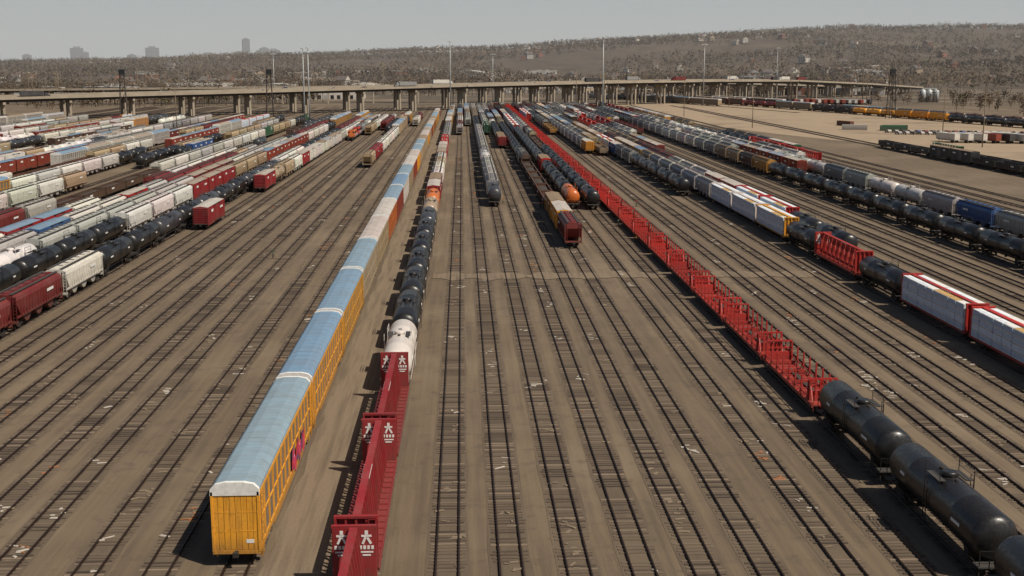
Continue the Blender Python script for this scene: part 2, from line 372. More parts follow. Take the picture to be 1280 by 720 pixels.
def centerbeam_core(b, L):
    h = L / 2
    b.box((0, 0, 1.08), (2.7, L, 0.14), 'paint')
    b.box((0, 0, 0.86), (0.7, L - 1, 0.36), 'paint')
    b.prismx([(-h + 3.2, 1.0), (h - 3.2, 1.0), (h - 5.2, 0.5), (-h + 5.2, 0.5)], -0.2, 0.2, 'paint')
    for s in (-1, 1):
        b.box((s * 1.36, 0, 1.05), (0.10, L, 0.26), 'paint')
        y = s * (h - 0.32)
        b.box((0, y, 2.80), (2.64, 0.08, 3.28), 'paint')
        for x in (-1.28, -0.64, 0.0, 0.64, 1.28): b.box((x, s * (h - 0.18), 2.80), (0.14, 0.18, 3.3), 'paint')
        b.box((0, s * (h - .2), 4.50), (2.75, 0.30, 0.16), 'paint'); b.box((0, s * (h - 0.02), 1.3), (2.7, 0.2, 0.14), 'paint')
        for x in (-1.30, 1.30): b.box((x, s * (h - 0.06), 2.85), (0.12, 0.18, 3.2), 'paint')
        ladder(b, 1.0, s * (h + 0.02), 0.4, 4.4, 'x')
        # stencilled logo and reporting marks on the inner face of the bulkhead
        yy = s * (h - 0.375)
        for cx in (-0.76, 0.76):
            b.box((cx, yy, 4.15), (0.20, 0.03, 0.26), 'white'); b.box((cx, yy, 3.94), (0.62, 0.03, 0.12), 'white')
            b.box((cx - 0.15, yy, 3.64), (0.14, 0.03, 0.46), 'white', rot=Matrix.Rotation(0.4, 3, 'Y'))
            b.box((cx + 0.16, yy, 3.64), (0.14, 0.03, 0.46), 'white', rot=Matrix.Rotation(-0.5, 3, 'Y'))
            for k in range(4): b.box((cx - 0.36 + k * 0.24, yy, 3.2), (0.16, 0.03, 0.22), 'white')
            b.box((cx, yy, 2.90), (0.8, 0.03, 0.09), 'white'); b.box((cx, yy, 2.7), (0.5, 0.03, 0.09), 'white')
        for k in range(6): b.box((s * 0.262, -3 + k * 0.5, 4.46), (0.02, 0.3, 0.11), 'white')
    b.box((0, 0, 4.46), (0.50, L - 0.9, 0.16), 'paint')
    b.box((0, 0, 1.35), (0.16, L - 0.9, 0.4), 'paint')
    n = 17; ys = [-h + 0.9 + (L - 1.8) * i / n for i in range(n + 1)]
    for i, y in enumerate(ys):
        for sx in (-1, 1): b.beam((sx * 0.62, y, 1.15), (sx * 0.22, y, 4.4), 0.15, 'paint')
        for z in (2.0, 3.0): b.box((0, y, z), (0.8, 0.06, 0.08), 'paint')
        b.box((0, y, 1.19), (2.6, 0.22, 0.10), 'paint')
        if i < n:
            a, c = (1.2, 4.3) if i % 2 else (4.3, 1.2)
            b.beam((0, y, a), (0, ys[i + 1], c), 0.14, 'paint')
    for y in (-h + 2.2, h - 2.2): truck(b, y)
    couplers(b, L)
def make_centerbeam(loaded):
    b = B(); L = 21.2; centerbeam_core(b, L)
    if loaded:
        rr = random.Random(3)
        for s in (-1, 1):
            y = -L / 2 + 0.6
            while y < L / 2 - 1.5:
                ln = rr.choice([2.4, 3.6, 4.8]); ln = min(ln, L / 2 - 0.6 - y)
                for k in range(4):
                    b.box((s * (0.93 + rr.uniform(-0.04, 0.03)), y + ln / 2, 1.60 + k * 0.80), (1.06, ln - 0.14, 0.72), 'wrap')
                    b.box((s * 0.93, y + ln / 2, 1.60 + k * 0.80 - 0.40), (0.9, ln * 0.7, 0.06), 'lumber')
                b.box((s * 0.93, y + ln / 2, 4.385), (0.95, ln - 0.2, 0.03), rr.choice(['lumber', 'wrap', 'white']))
                y += ln
    return b.mesh('loaded_centerbeam_flatcar' if loaded else 'centerbeam_flatcar'), L + 1.2

def make_stakeflat():
    b = B(); L = 18.6; h = L / 2
    b.box((0, 0, 1.06), (2.75, L, 0.16), 'paint')
    b.box((0, 0, 0.8), (0.8, L - 1, 0.40), 'paint')
    for s in (-1, 1):
        b.box((s * 1.36, 0, 1.0), (0.12, L, 0.34), 'paint')
        for i in range(8):
            y = -h + 1.5 + (L - 3.0) * i / 7
            b.box((s * 1.36, y, 2.05), (0.16, 0.22, 2.05), 'paint', top=(0.8, 0.75))
            b.beam((s * 1.3, y + 0.1, 1.9), (s * 1.3, y + 0.8, 1.15), 0.08, 'paint')
        b.box((s * 1.36, 0, 1.62), (0.06, L - 3.0, 0.10), 'paint')
        y = s * (h - 1.4)
        b.box((0, y, 1.62), (2.6, 0.10, 0.9), 'paint'); b.box((0, y, 3.24), (2.75, 0.20, 0.14), 'paint'); b.box((0, y, 2.5), (2.6, 0.10, 0.14), 'paint')
        for x in (-1.22, -0.73, -0.25, 0.25, 0.73, 1.22):
            b.box((x, y + s * 0.10, 2.15), (0.11, 0.12, 2.1), 'paint')
        for x in (-1.2, 1.2):
            b.beam((x, y + s * 0.1, 2.6), (x, y + s * 1.0, 1.15), 0.12, 'paint')
        for x in (-1.25, 1.25): b.beam((x, s * (h - 0.05), 0.5), (x, s * (h - 0.05), 1.9), 0.05, 'paint')
        b.beam((-1.25, s * (h - 0.05), 1.9), (-0.7, s * (h - 0.05), 1.9), 0.05, 'paint')
    for i in range(13): b.box((0, -h + 1.8 + i * (L - 3.6) / 12, 1.19), (2.5, 0.2, 0.10), 'paint')
    for i in range(4):
        y = -h + 3.4 + i * (L - 6.8) / 3
        b.box((0, y, 1.40), (2.5, 0.14, 0.32), 'paint')
    b.box((0, -1, 1.27), (0.5, 9, .1), 'coal')
    for y in (-h + 2.1, h - 2.1): truck(b, y)
    couplers(b, L)
    return b.mesh('stake_flatcar'), L + 1.2

def make_loco():
    b = B(); L = 20.5; h = L / 2
    b.box((0, 0, 1.25), (3.0, L, 0.35), 'frame')
    b.prism([(-0.95, 1.43), (0.95, 1.43), (0.95, 3.7), (0.7, 4.05), (-0.7, 4.05), (-0.95, 3.7)], -4.2 + .01, h - 0.9, 'paint', 'paint')
    b.prism([(-1.5, 1.43), (1.5, 1.43), (1.5, 3.75), (0.9, 4.35), (-0.9, 4.35), (-1.5, 3.75)], -6.6, -4.2, 'paint', 'paint')
    b.box((0, -7.7, 2.15), (1.7, 2.2, 1.44), 'paint', top=(0.9, 0.9))
    for x in (-0.95, 0.95): b.box((x, -6.63, 3.3), (0.7, 0.05, 0.6), 'glass')
    for s in (-1, 1):
        b.box((s * 1.52, -5.4, 3.2), (0.05, 1.5, 0.7), 'glass')
        b.beam((s * 1.42, -h + .4, 2.5), (s * 1.42, -6.7, 2.5), 0.05, 'white'); b.beam((s * 1.42, -4.1, 2.5), (s * 1.42, h - 0.3, 2.5), 0.05, 'white')
        for i in range(8): b.beam((s * 1.42, -4.0 + i * 1.9, 1.4), (s * 1.42, -4.0 + i * 1.9, 2.5), 0.05, 'white')
        b.box((s * 0.98, 4.5, 2.9), (0.08, 6.0, 0.9), 'dark'); b.box((s * 0.98, -1.0, 2.6), (0.05, 4.0, 0.9), 'white')
        for y in (-h - 0.02, h + 0.02): b.box((s * 0.9, y, 0.75), (0.9, 0.1, 0.9), 'frame')
    for y in (1.0, 3.6, 6.2): b.rings([(4.0, 0.65), (4.2, 0.65)], 'frame', 14, 'Z', (0, y, 0))
    b.box((0, 0, 0.75), (2.4, 5.6, 0.75), 'frame')
    for y in (-6.4, -7.6, 6.4, 7.6): truck(b, y)
    couplers(b, L)
    return b.mesh('diesel_locomotive'), L + 1.3

K = {'autorack': make_autorack(), 'tank': make_tank(), 'hopper': make_hopper(), 'box': make_box(), 'gon': make_gondola(),
     'cb': make_centerbeam(False), 'cbl': make_centerbeam(True), 'stake': make_stakeflat(), 'loco': make_loco()}
NAMES = {'autorack': 'autorack_railcar', 'tank': 'tank_railcar', 'hopper': 'covered_hopper_railcar', 'box': 'boxcar', 'gon': 'gondola_railcar',
         'cb': 'centerbeam_flatcar', 'cbl': 'loaded_centerbeam_flatcar', 'stake': 'stake_flatcar', 'loco': 'diesel_locomotive'}
C = dict(yellow=(0.70, 0.30, 0.022), dyellow=(0.40, 0.20, 0.035), tan=(0.38, 0.28, 0.17), white=(0.64, 0.60, 0.54), grey=(0.26, 0.26, 0.25), lgrey=(0.44, 0.42, 0.39),
         black=(0.009, 0.010, 0.011), maroon=(0.15, 0.010, 0.010), cbred=(0.28, 0.009, 0.014), red=(0.46, 0.013, 0.008), brick=(0.25, 0.035, 0.016), rust=(0.12, 0.042, 0.020),
         orange=(0.50, 0.12, 0.02), blue=(0.03, 0.10, 0.27), green=(0.025, 0.10, 0.05), dgrey=(0.036, 0.038, 0.042), brown=(0.085, 0.045, 0.028))
ZR = 0.21
def vary(c, r, k=0.15):
    f = 1 + r.uniform(-k, k); return tuple(max(0, x * f * (1 + r.uniform(-0.05, 0.05))) for x in c)
def place(kind, X, y0, c, alpha=0.0, r=R):
    me, L = K[kind]
    o = add(NAMES[kind], me, (X, y0 + L / 2, ZR), 0, (*vary(C[c], r), alpha))
    return y0 + L, o
def pick(r):
    kind = r.choices(['hopper', 'tank', 'box', 'gon', 'autorack', 'cb', 'cbl'], [46, 17, 16, 8, 6, 3, 3])[0]
    cc = {'hopper': ['lgrey', 'white', 'grey', 'white', 'tan', 'white', 'maroon', 'tan'], 'tank': ['black', 'black', 'white', 'black', 'dgrey'], 'box': ['maroon', 'brick', 'cbred', 'blue', 'dyellow', 'white', 'maroon', 'brick', 'brown'],
          'gon': ['brown', 'rust', 'dgrey', 'maroon'], 'autorack': ['yellow', 'white', 'tan', 'dyellow'], 'cb': ['cbred', 'green', 'red'], 'cbl': ['red', 'green', 'yellow']}[kind]
    return kind, r.choice(cc)
def train(X, y0, y1, seq=None, seed=0, gap=0.0, run=(2, 6), picker=None):
    r = random.Random(seed + int(X * 10)); y = y0
    for it in (seq or []):
        if y > y1: return
        k, c = it[0], it[1]; a = it[2] if len(it) > 2 else r.random()
        y, _ = place(k, X, y, c, a, r)
    while y < y1:
        k, c = (picker or pick)(r); n = r.randint(*run)
        for _ in range(n):
            if y > y1: break
            if r.random() < 0.3 and picker is None:
                k2, c2 = pick(r)
                if k2 == k: c = c2
            y, _ = place(k, X, y, c, r.random(), r)
        if r.random() < gap: y += r.uniform(15, 90)

# ---- the trains
aseq = [('autorack', 'yellow', 0.0), ('autorack', 'yellow', 0.28), ('autorack', 'yellow', 0.22), ('autorack', 'tan', 0.08), ('autorack', 'tan', 0.5), ('autorack', 'orange', 0.62),
        ('autorack', 'brick', 0.1), ('autorack', 'white', 0.3), ('autorack', 'tan', 0.05), ('autorack', 'brick', 0.6)]
y = 74.2; r0 = random.Random(1)
for i in range(24):
    it = aseq[i] if i < len(aseq) else ('autorack', r0.choice(['dyellow', 'dyellow', 'yellow', 'tan', 'brick']), r0.choice([0.5, 0.8, 0.9, 1.0, 0.05]))
    y, o = place(it[0], -14.95, y, it[1], it[2], r0)
    if i == 0:
        o.color = (0.76, 0.33, 0.016, 0.0)
        g = B(); pts = []
        for k in range(26):
            t = k / 25; pts.append((t * 7.5, 0.95 + 0.25 * math.sin(t * 19) + 0.15 * math.sin(t * 41)))
        top = [(t, z + 1.45 + 0.35 * math.sin(t * 2.1)) for t, z in pts]
        for k in range(25):
            g.face([(0, pts[k][0], pts[k][1]), (0, pts[k + 1][0], pts[k + 1][1]), (0, top[k + 1][0], top[k + 1][1]), (0, top[k][0], top[k][1])], 'graf')
        add('graffiti', g.mesh('graffiti'), (1.625, 1.0, 0.1), 0, parent=o)
y = 48.2
for k in range(3): y, _ = place('cb', -6.8, y, 'cbred', 0.5)
tk = [('tank', 'white')] + [('tank', 'black')] * 5 + [('tank', 'dgrey'), ('tank', 'tan'), ('tank', 'orange'), ('box', 'cbred', .6), ('box', 'maroon', 1.), ('hopper', 'white'), ('hopper', 'white'), ('hopper', 'tan'), ('hopper', 'lgrey'), ('box', 'red', .9), ('box', 'maroon', .8), ('box', 'red', .6)]
train(-6.8, y + 0.3, 880, tk, 3)
train(-1.2, 560, 880, [('hopper', 'lgrey')], 5)
train(3.0, 640, 880, None, 6)
train(7.4, 275, 900, [('tank', 'dgrey'), ('hopper', 'grey')] + [('hopper', 'lgrey')] * 3 + [('tank', 'white'), ('tank', 'lgrey'), ('hopper', 'grey')] + [('hopper', 'lgrey')] * 8 + [('tank', 'black')] * 6, 7)
train(11.6, 560, 900, None, 8); train(15.6, 470, 900, [('box', 'cbred', 1.)] * 2 + [('tank', 'black')] * 6, 9)
train(19.7, 211, 900, [('hopper', 'maroon'), ('box', 'yellow', 0.62), ('box', 'dyellow', 1.), ('gon', 'rust'), ('gon', 'rust'), ('gon', 'brown'), ('gon', 'rust'), ('gon', 'brown'), ('gon', 'brown'), ('hopper', 'brown'), ('hopper', 'grey')] + [('tank', 'black')] * 5, 10)
train(25.1, 270, 900, [('tank', 'orange')] + [('tank', 'black')] * 4 + [('box', 'red', 1.)] + [('tank', 'dgrey')] * 5, 11)
train(29.5, 268, 900, [('tank', 'black')] * 9 + [('gon', 'brown')] * 4, 12)
y = 105.6 - 3 * K['tank'][1]
for k in range(3): y, _ = place('tank', 33.7, y, 'black', 0.5)
y += 0.3; r9 = random.Random(4)
while y < 900: y, _ = place('stake', 33.7, y, 'red', 0.5, r9)
train(38.1, 690, 900, None, 13); train(42.4, 560, 900, [('gon', 'dyellow')] * 3, 14)
train(46.7, 440, 900, [('box', 'yellow', 0.7)] + [('hopper', 'lgrey')] * 5, 15)
train(50.8, 430, 900, [('gon', 'tan'), ('gon', 'dyellow'), ('box', 'tan', 1.), ('box', 'dyellow', .9)], 16)
train(55.4, 296, 900, [('tank', 'black')] * 3 + [('tank', 'dgrey')] * 2 + [('hopper', 'grey')] * 2 + [('box', 'blue', .6)], 17)
train(60.5, 90.6, 900, [('cbl', 'red'), ('cbl', 'red'), ('cbl', 'red'), ('tank', 'black'), ('cb', 'red'), ('tank', 'black'), ('cbl', 'yellow'), ('cbl', 'white'), ('cbl', 'white')], 18)
train(65, 196, 900, [('tank', 'black')] * 2 + [('cbl', 'red')] * 2 + [('box', 'cbred', .6)] * 2 + [('hopper', 'white')] * 3, 19)
train(69.5, 420, 900, None, 19); train(74, 520, 900, None, 19)
train(78.5, 640, 900, [('loco', 'dyellow')], 20); train(83, 560, 900, None, 20)
train(91, 150, 900, [('tank', 'black')] * 11 + [('hopper', 'dyellow'), ('hopper', 'brown'), ('hopper', 'tan'), ('hopper', 'tan'), ('hopper', 'grey'), ('hopper', 'lgrey')], 21)
train(104.5, 190, 900, [('hopper', 'grey'), ('hopper', 'lgrey'), ('hopper', 'blue'), ('hopper', 'lgrey'), ('tank', 'lgrey'), ('tank', 'white'), ('hopper', 'lgrey'), ('hopper', 'grey')] + [('tank', 'lgrey')] * 3 + [('hopper', 'white')] * 5, 22)
train(95.5, 420, 900, [('hopper', 'lgrey')] * 4, 23); train(100, 350, 900, None, 24, 0.2); train(109, 330, 820, [('gon', 'grey')] * 3, 25, 0.3); train(113.5, 380, 700, None, 26, 0.5)
train(118, 420, 560, [('box', 'green', .6)] * 2, 27, 0.4)
train(166, 330, 460, [('gon', 'black')] * 3 + [('box', 'dgrey', 1.)] * 2 + [('gon', 'dgrey')] * 4, 28)
train(170.5, 300, 420, [('gon', 'dgrey')] * 6, 28)
train(-30.2, 382, 690, [('hopper', 'tan'), ('hopper', 'cbred'), ('hopper', 'cbred')], 30)
train(-34.4, 560, 690, None, 31); train(-24.6, 640, 700, None, 31)
train(-47.9, 520, 690, [('loco', 'orange'), ('loco', 'red')], 33); train(-43.4, 560, 690, None, 34); train(-38.9, 600, 690, None, 34)
place('box', -51.9, 238, 'cbred', 0.65)
train(-51.9, 309, 690, [('box', 'cbred', .8), ('tank', 'tan'), ('hopper', 'tan'), ('hopper', 'white'), ('box', 'cbred', .8)], 35)
train(-56.3, 108, 690, [('hopper', 'tan'), ('hopper', 'maroon'), ('hopper', 'maroon'), ('hopper', 'white')] + [('tank', 'black'), ('tank', 'black'), ('tank', 'dgrey'), ('tank', 'black'), ('tank', 'dgrey'), ('tank', 'black'), ('tank', 'black')] + [('tank', 'dgrey')] * 3, 36)
pl = random.Random(99)
train(-65, 120, 690, [('tank', 'black')] * 6 + [('hopper', 'white')] * 3 + [('box', 'cbred', .9)] * 3, 37)
train(-69.5, 140, 690, [('tank', 'white')] * 3 + [('hopper', 'lgrey')] * 6 + [('box', 'maroon', .9)] * 3, 38, 0.05)
train(-74, 150, 690, [('hopper', 'lgrey')] * 3 + [('box', 'blue', .2), ('hopper', 'white'), ('hopper', 'white'), ('box', 'red', .8), ('hopper', 'lgrey')], 39, 0.05)
XLEFT = []; X = -78.5; xi = 0
while X > -262: XLEFT.append(X); X -= 4.5 if xi % 4 else 9.5; xi += 1
for xi, X in enumerate(XLEFT):
    st = 130 + pl.random() * 90
    if xi % 5 == 3: st = 300 + pl.random() * 150
    if xi % 4 != 2: train(X, max(st, abs(X) * 1.9), 690 - (60 if xi % 3 == 0 else 0), None, 40 + xi, 0.25, (1, 5))

path = [(150, 1180), (185, 1090), (213, 1000), (236, 900), (256, 800), (274, 700), (292, 600), (312, 500), (330, 420)]
def along(path, s):
    for a, c in zip(path, path[1:]):
        d = math.hypot(c[0] - a[0], c[1] - a[1])
        if s <= d: t = s / d; return a[0] + (c[0] - a[0]) * t, a[1] + (c[1] - a[1]) * t
        s -= d
    return None
def curved_train(path, seed, s0=0, s1=1e9, pal=None):
    r = random.Random(seed); s = s0; k, c, n = 'hopper', 'lgrey', 3
    while s < s1:
        if n <= 0: k, c = (pal or pick)(r); n = r.randint(2, 5)
        me, L = K[k]; a = along(path, s); e = along(path, s + L)
        if not a or not e: break
        add(NAMES[k], me, ((a[0] + e[0]) / 2, (a[1] + e[1]) / 2, ZR), -math.atan2(e[0] - a[0], e[1] - a[1]), (*vary(C[c], r), r.random())); s += L; n -= 1
palA = lambda r: (r.choice(['hopper', 'hopper', 'box', 'autorack', 'tank']), r.choice(['grey', 'dgrey', 'grey', 'maroon', 'brown', 'tan', 'yellow']))
curved_train(path, 1, 60, 1e9, palA)
path2 = [(x + 14, y + 22) for x, y in path]
curved_train(path2, 2, 0, 1e9, palA)
path3 = [(x - 26, y) for x, y in path[:5]]
curved_train(path3, 3, 0, 240, palA)

# ------------------------------------------------------------------ tracks
m, nt, bs = new_mat('ballast'); M['ballast'] = m
tc = nt.nodes.new('ShaderNodeTexCoord'); sp = nt.nodes.new('ShaderNodeSeparateXYZ'); nt.links.new(tc.outputs['Object'], sp.inputs[0])
ax = math_(nt, 'ABSOLUTE', sp.outputs[0]); oi = nt.nodes.new('ShaderNodeObjectInfo')
v = coords(nt, obj_offset=True)
n1 = noise_t(nt, v, 9, 4, 0.75); n2 = noise_t(nt, coords(nt, scale=(1, 0.12, 1), obj_offset=True), 0.9, 3); n3 = noise_t(nt, v, 0.12, 3); n4 = noise_t(nt, v, 0.9, 3, 0.7)
c = mix(nt, n1, (0.052, 0.035, 0.022), (0.155, 0.112, 0.071))
c = mix(nt, ramp(nt, n2, [(0.42, 0.0), (0.7, 0.5)]), c, (0.042, 0.029, 0.020))
c = mix(nt, ramp(nt, n3, [(0.5, 0.0), (0.72, 0.55)]), c, (0.19, 0.138, 0.088))
c = mix(nt, ramp(nt, n4, [(0.62, 0.0), (0.72, 0.4)]), c, (0.27, 0.20, 0.135))
c = mix(nt, math_(nt, 'MULTIPLY', oi.outputs['Random'], 0.5), c, (0.125, 0.091, 0.058))
railstain = math_(nt, 'ABSOLUTE', math_(nt, 'SUBTRACT', ax, 0.76))
c = mix(nt, ramp(nt, railstain, [(0.04, 0.8), (0.20, 0.0)]), c, (0.022, 0.013, 0.009))
nt.links.new(c, bs.inputs['Base Color']); bs.inputs['Roughness'].default_value = 0.95; bump(nt, bs, n1, 0.7, 0.05)
m, nt, bs = new_mat('tie_wood'); M['tie'] = m
at = nt.nodes.new('ShaderNodeAttribute'); at.attribute_name = 'tint'
n1 = noise_t(nt, coords(nt, scale=(0.5, 6, 6), obj_offset=True), 3, 3)
nb = noise_t(nt, coords(nt, scale=(0.3, 1, 1), obj_offset=True), 0.12, 3)
c = mix(nt, at.outputs['Fac'], (0.038, 0.025, 0.017), (0.27, 0.20, 0.14))
c = mix(nt, math_(nt, 'MULTIPLY', n1, 0.4), c, (0.05, 0.036, 0.026))
c = mix(nt, ramp(nt, nb, [(0.43, 0.0), (0.62, 0.8)]), c, (0.125, 0.091, 0.060))
nt.links.new(c, bs.inputs['Base Color']); bs.inputs['Roughness'].default_value = 0.95
M['rail'] = simple('rail_steel', (0.034, 0.018, 0.011), 0.5, 0.4, scale=0.5)
def track_mesh(L):
    b = B(); rr = random.Random(5)
    n = int(L / 5)
    w = [(1.42 + 0.22 * noise.noise(Vector((i * .6, 0, 0))), 1.42 + 0.22 * noise.noise(Vector((i * .6, 9, 0)))) for i in range(n + 1)]
    for i in range(n):
        y0, y1 = L * i / n, L * (i + 1) / n
        b.face([(-w[i][0], y0, 0.02), (w[i][1], y0, 0.02), (w[i + 1][1], y1, 0.02), (-w[i + 1][0], y1, 0.02)], 'ballast')
    nf0 = len(b.f); tint = []
    y = 0.3; lim = min(L, 420)
    while y < lim:
        t = rr.random(); t = t ** 2.2
        if rr.random() < 0.84:
            rot = Matrix.Rotation(rr.uniform(-0.03, 0.03), 3, 'Z')
            b.box((rr.uniform(-.07, .07), y + rr.uniform(-.04, .04), 0.030), (2.45 + rr.uniform(-.12, .12), 0.23, 0.06), 'tie', rot=rot, skip_bottom=True)
            tint += [t] * 5
        y += 0.56
    for s in (-1, 1):
        b.prism([(s * 0.755 - 0.07, 0.062), (s * 0.755 + 0.07, 0.062), (s * 0.755 + 0.045, 0.10), (s * 0.755 + 0.04, ZR), (s * 0.755 - 0.04, ZR), (s * 0.755 - 0.045, 0.10)], 0, L, 'rail', 'rail')
    me = b.mesh('railway_track')
    a = me.attributes.new('tint', 'FLOAT', 'FACE')
    a.data.foreach_set('value', [0.0] * nf0 + tint + [0.0] * (len(me.polygons) - nf0 - len(tint)))
    return me
TM = track_mesh(950)
XS = [-20, -24.6, -30.2, -34.4, -38.9, -43.4, -47.9, -51.9, -56.3, -60.6, -65, -69.5, -74, -14.95, -6.8, -1.2, 3.0, 7.4, 11.6, 15.6, 19.7, 25.1, 29.5, 33.7, 38.1, 42.4, 46.7, 50.8, 55.4, 60.5, 65, 69.5, 74, 78.5, 83, 87, 91, 95.5, 100, 104.5, 109, 113.5, 118, 124, 129, 135, 166, 170.5] + XLEFT
for X in XS: add('railway_track', TM, (X, R.uniform(-30, 20), 0))
def curved_track(path):
    b = B(); s = 0; pts = []
    while True:
        p = along(path, s)
        if not p: break
        pts.append(Vector((p[0], p[1], 0))); s += 12
    for a, c in zip(pts, pts[1:]):
        d = (c - a).normalized(); nrm = Vector((d.y, -d.x, 0))
        def q(o, z, P): v = P + nrm * o; return (v.x, v.y, z)
        b.face([q(-1.5, .05, a), q(1.5, .05, a), q(1.5, .05, c), q(-1.5, .05, c)], 'ballast')
        for s_ in (-.755, .755):
            b.face([q(s_ - .05, ZR, a), q(s_ + .05, ZR, a), q(s_ + .05, ZR, c), q(s_ - .05, ZR, c)], 'rail')
            b.face([q(s_ + .05, .05, a), q(s_ + .05, ZR, a), q(s_ + .05, ZR, c), q(s_ + .05, .05, c)], 'rail')
            b.face([q(s_ - .05, .05, a), q(s_ - .05, ZR, a), q(s_ - .05, ZR, c), q(s_ - .05, .05, c)], 'rail')
    add('railway_track', b.mesh('railway_track_curve'))
for p in (path, path2, path3): curved_track(p)

# ------------------------------------------------------------------ ground
m, nt, bs = new_mat('yard_ground'); M['ground'] = m
w = coords(nt, world=True)
ws = coords(nt, world=True, scale=(1, 0.03, 1))
n_str = noise_t(nt, ws, 1.3, 4, 0.65); n_big = noise_t(nt, w, 0.03, 4, 0.6); n_f = noise_t(nt, w, 6, 4, 0.75); n_m = noise_t(nt, w, 0.45, 4, 0.7)
c = mix(nt, n_f, (0.098, 0.068, 0.041), (0.182, 0.131, 0.080))
c = mix(nt, ramp(nt, n_str, [(0.40, 0.0), (0.64, 0.65)]), c, (0.076, 0.053, 0.034))
c = mix(nt, ramp(nt, n_big, [(0.46, 0.0), (0.66, 0.6)]), c, (0.205, 0.152, 0.098))
c = mix(nt, ramp(nt, n_m, [(0.54, 0.0), (0.70, 0.5)]), c, (0.060, 0.043, 0.029))
sp = nt.nodes.new('ShaderNodeSeparateXYZ'); nt.links.new(w, sp.inputs[0])
far = ramp(nt, math_(nt, 'MULTIPLY', sp.outputs[1], 0.0005), [(0.45, 0.0), (0.52, 1.0)])
n_town = noise_t(nt, w, 0.012, 4, 0.7)
town = ramp(nt, n_town, [(0.35, (0.06, 0.045, 0.027)), (0.5, (0.09, 0.066, 0.043)), (0.62, (0.18, 0.135, 0.09)), (0.7, (0.08, 0.06, 0.035))])
c = mix(nt, far, c, town)
nt.links.new(c, bs.inputs['Base Color']); bs.inputs['Roughness'].default_value = 0.95; bump(nt, bs, n_f, 0.6, 0.04)
b = B(); b.face([(-12000, -400, 0), (12000, -400, 0), (12000, 16000, 0), (-12000, 16000, 0)], 'ground'); add('ground', b.mesh('ground'))
m, nt, bs = new_mat('bare_dirt'); M['dirt'] = m
w = coords(nt, world=True); n1 = noise_t(nt, w, 0.02, 5, 0.7); n2 = noise_t(nt, w, 0.4, 3)
c = ramp(nt, n1, [(0.3, (0.17, 0.12, 0.078)), (0.5, (0.33, 0.245, 0.16)), (0.7, (0.24, 0.18, 0.118))]); c = mix(nt, math_(nt, 'MULTIPLY', n2, 0.3), c, (0.14, 0.105, 0.07))
nt.links.new(c, bs.inputs['Base Color']); bs.inputs['Roughness'].default_value = 1
b = B(); b.face([(p[0], p[1], 0.015) for p in [(118, 1010), (121, 700), (150, 560), (176, 470), (178, 400), (300, 380), (330, 520), (290, 690), (262, 850), (225, 1010)]], 'dirt')
add('dirt_lot', b.mesh('dirt_lot'))
m, nt, bs = new_mat('gravel_road'); M['gravel'] = m
w = coords(nt, world=True); n1 = noise_t(nt, w, 5, 4, 0.8); n2 = noise_t(nt, coords(nt, world=True, scale=(1, .05, 1)), 1.5, 3)
c = mix(nt, n1, (0.10, 0.072, 0.046), (0.26, 0.193, 0.125)); c = mix(nt, ramp(nt, n2, [(0.45, 0.0), (0.66, 0.6)]), c, (0.085, 0.061, 0.041))
nt.links.new(c, bs.inputs['Base Color']); bs.inputs['Roughness'].default_value = 1; bump(nt, bs, n1, 0.8, 0.06)
def strip(name, xa, xb, y0, y1, z, mat, step=6):
    b = B(); ys = list(range(y0, y1, step))
    A = [(xa + 0.5 * noise.noise(Vector((xa, y * .2, 0))), y) for y in ys]; D = [(xb + 0.5 * noise.noise(Vector((xb, y * .2, 0))), y) for y in ys]
    for i in range(len(ys) - 1): b.face([(*A[i], z), (*D[i], z), (*D[i + 1], z), (*A[i + 1], z)], mat)
    add(name, b.mesh(name))
strip('gravel_service_road', -13.2, -9.3, 30, 720, .012, 'gravel', 3)
# dirt-filled crossing spread over the central tracks
b = B(); xs = [-4.8 + i * 0.8 for i in range(76)]
lo = [(x, 181.5 + 2.2 * noise.noise(Vector((x * .35, 0, 0))) + 0.8 * noise.noise(Vector((x * 1.7, 3, 0)))) for x in xs]
hi = [(x, 186.5 + 2.2 * noise.noise(Vector((x * .35, 8, 0))) + 0.8 * noise.noise(Vector((x * 1.7, 5, 0)))) for x in xs]
for i in range(len(xs) - 1): b.face([(*lo[i], .075), (*lo[i + 1], .075), (*hi[i + 1], .075), (*hi[i], .075)], 'gravel')
add('dirt_crossing', b.mesh('dirt_crossing'))
xs_open = [x for x in XS if -50 < x < 58]

# litter, tie plates and worn boards between rails
M['d_white'] = simple('pale_debris', (0.42, 0.37, 0.31), 0.9); M['d_rust'] = simple('rust_debris', (0.30, 0.12, 0.045), 0.9); M['d_wood'] = simple('wood_debris', (0.20, 0.15, 0.10), 0.95)
b = B(); r = random.Random(12)
for i in range(820):
    X = r.choice(xs_open) + r.gauss(0, 0.35)
    y = 66 + 420 * r.random() ** 1.2
    n = r.randint(1, 5); mt = r.choices(['d_white', 'd_rust', 'd_wood'], [30, 10, 60])[0]
    for k in range(n):
        rot = Matrix.Rotation(r.gauss(0, 0.4), 3, 'Z')
        b.box((X + r.gauss(0, .3), y + r.gauss(0, .9), 0.085), (r.uniform(0.15, 0.9), r.uniform(0.1, 0.3), 0.05), mt, rot=rot, top=(r.uniform(.6, 1), r.uniform(.6, 1)), skip_bottom=True)
add('track_litter', b.mesh('track_litter'))
b = B(); b.box((0, 0, .1), (1.6, .5, .12), 'd_wood'); b.rings([(0.1, .12), (0.5, .1), (1.3, .03)], 'frame', 8, 'Z'); b.box((0, 0, 1.3), (.4, .03, .3), 'paint'); b.beam((0, 0, .6), (.5, .3, .2), .05, 'frame')
SW = b.mesh('switch_stand')
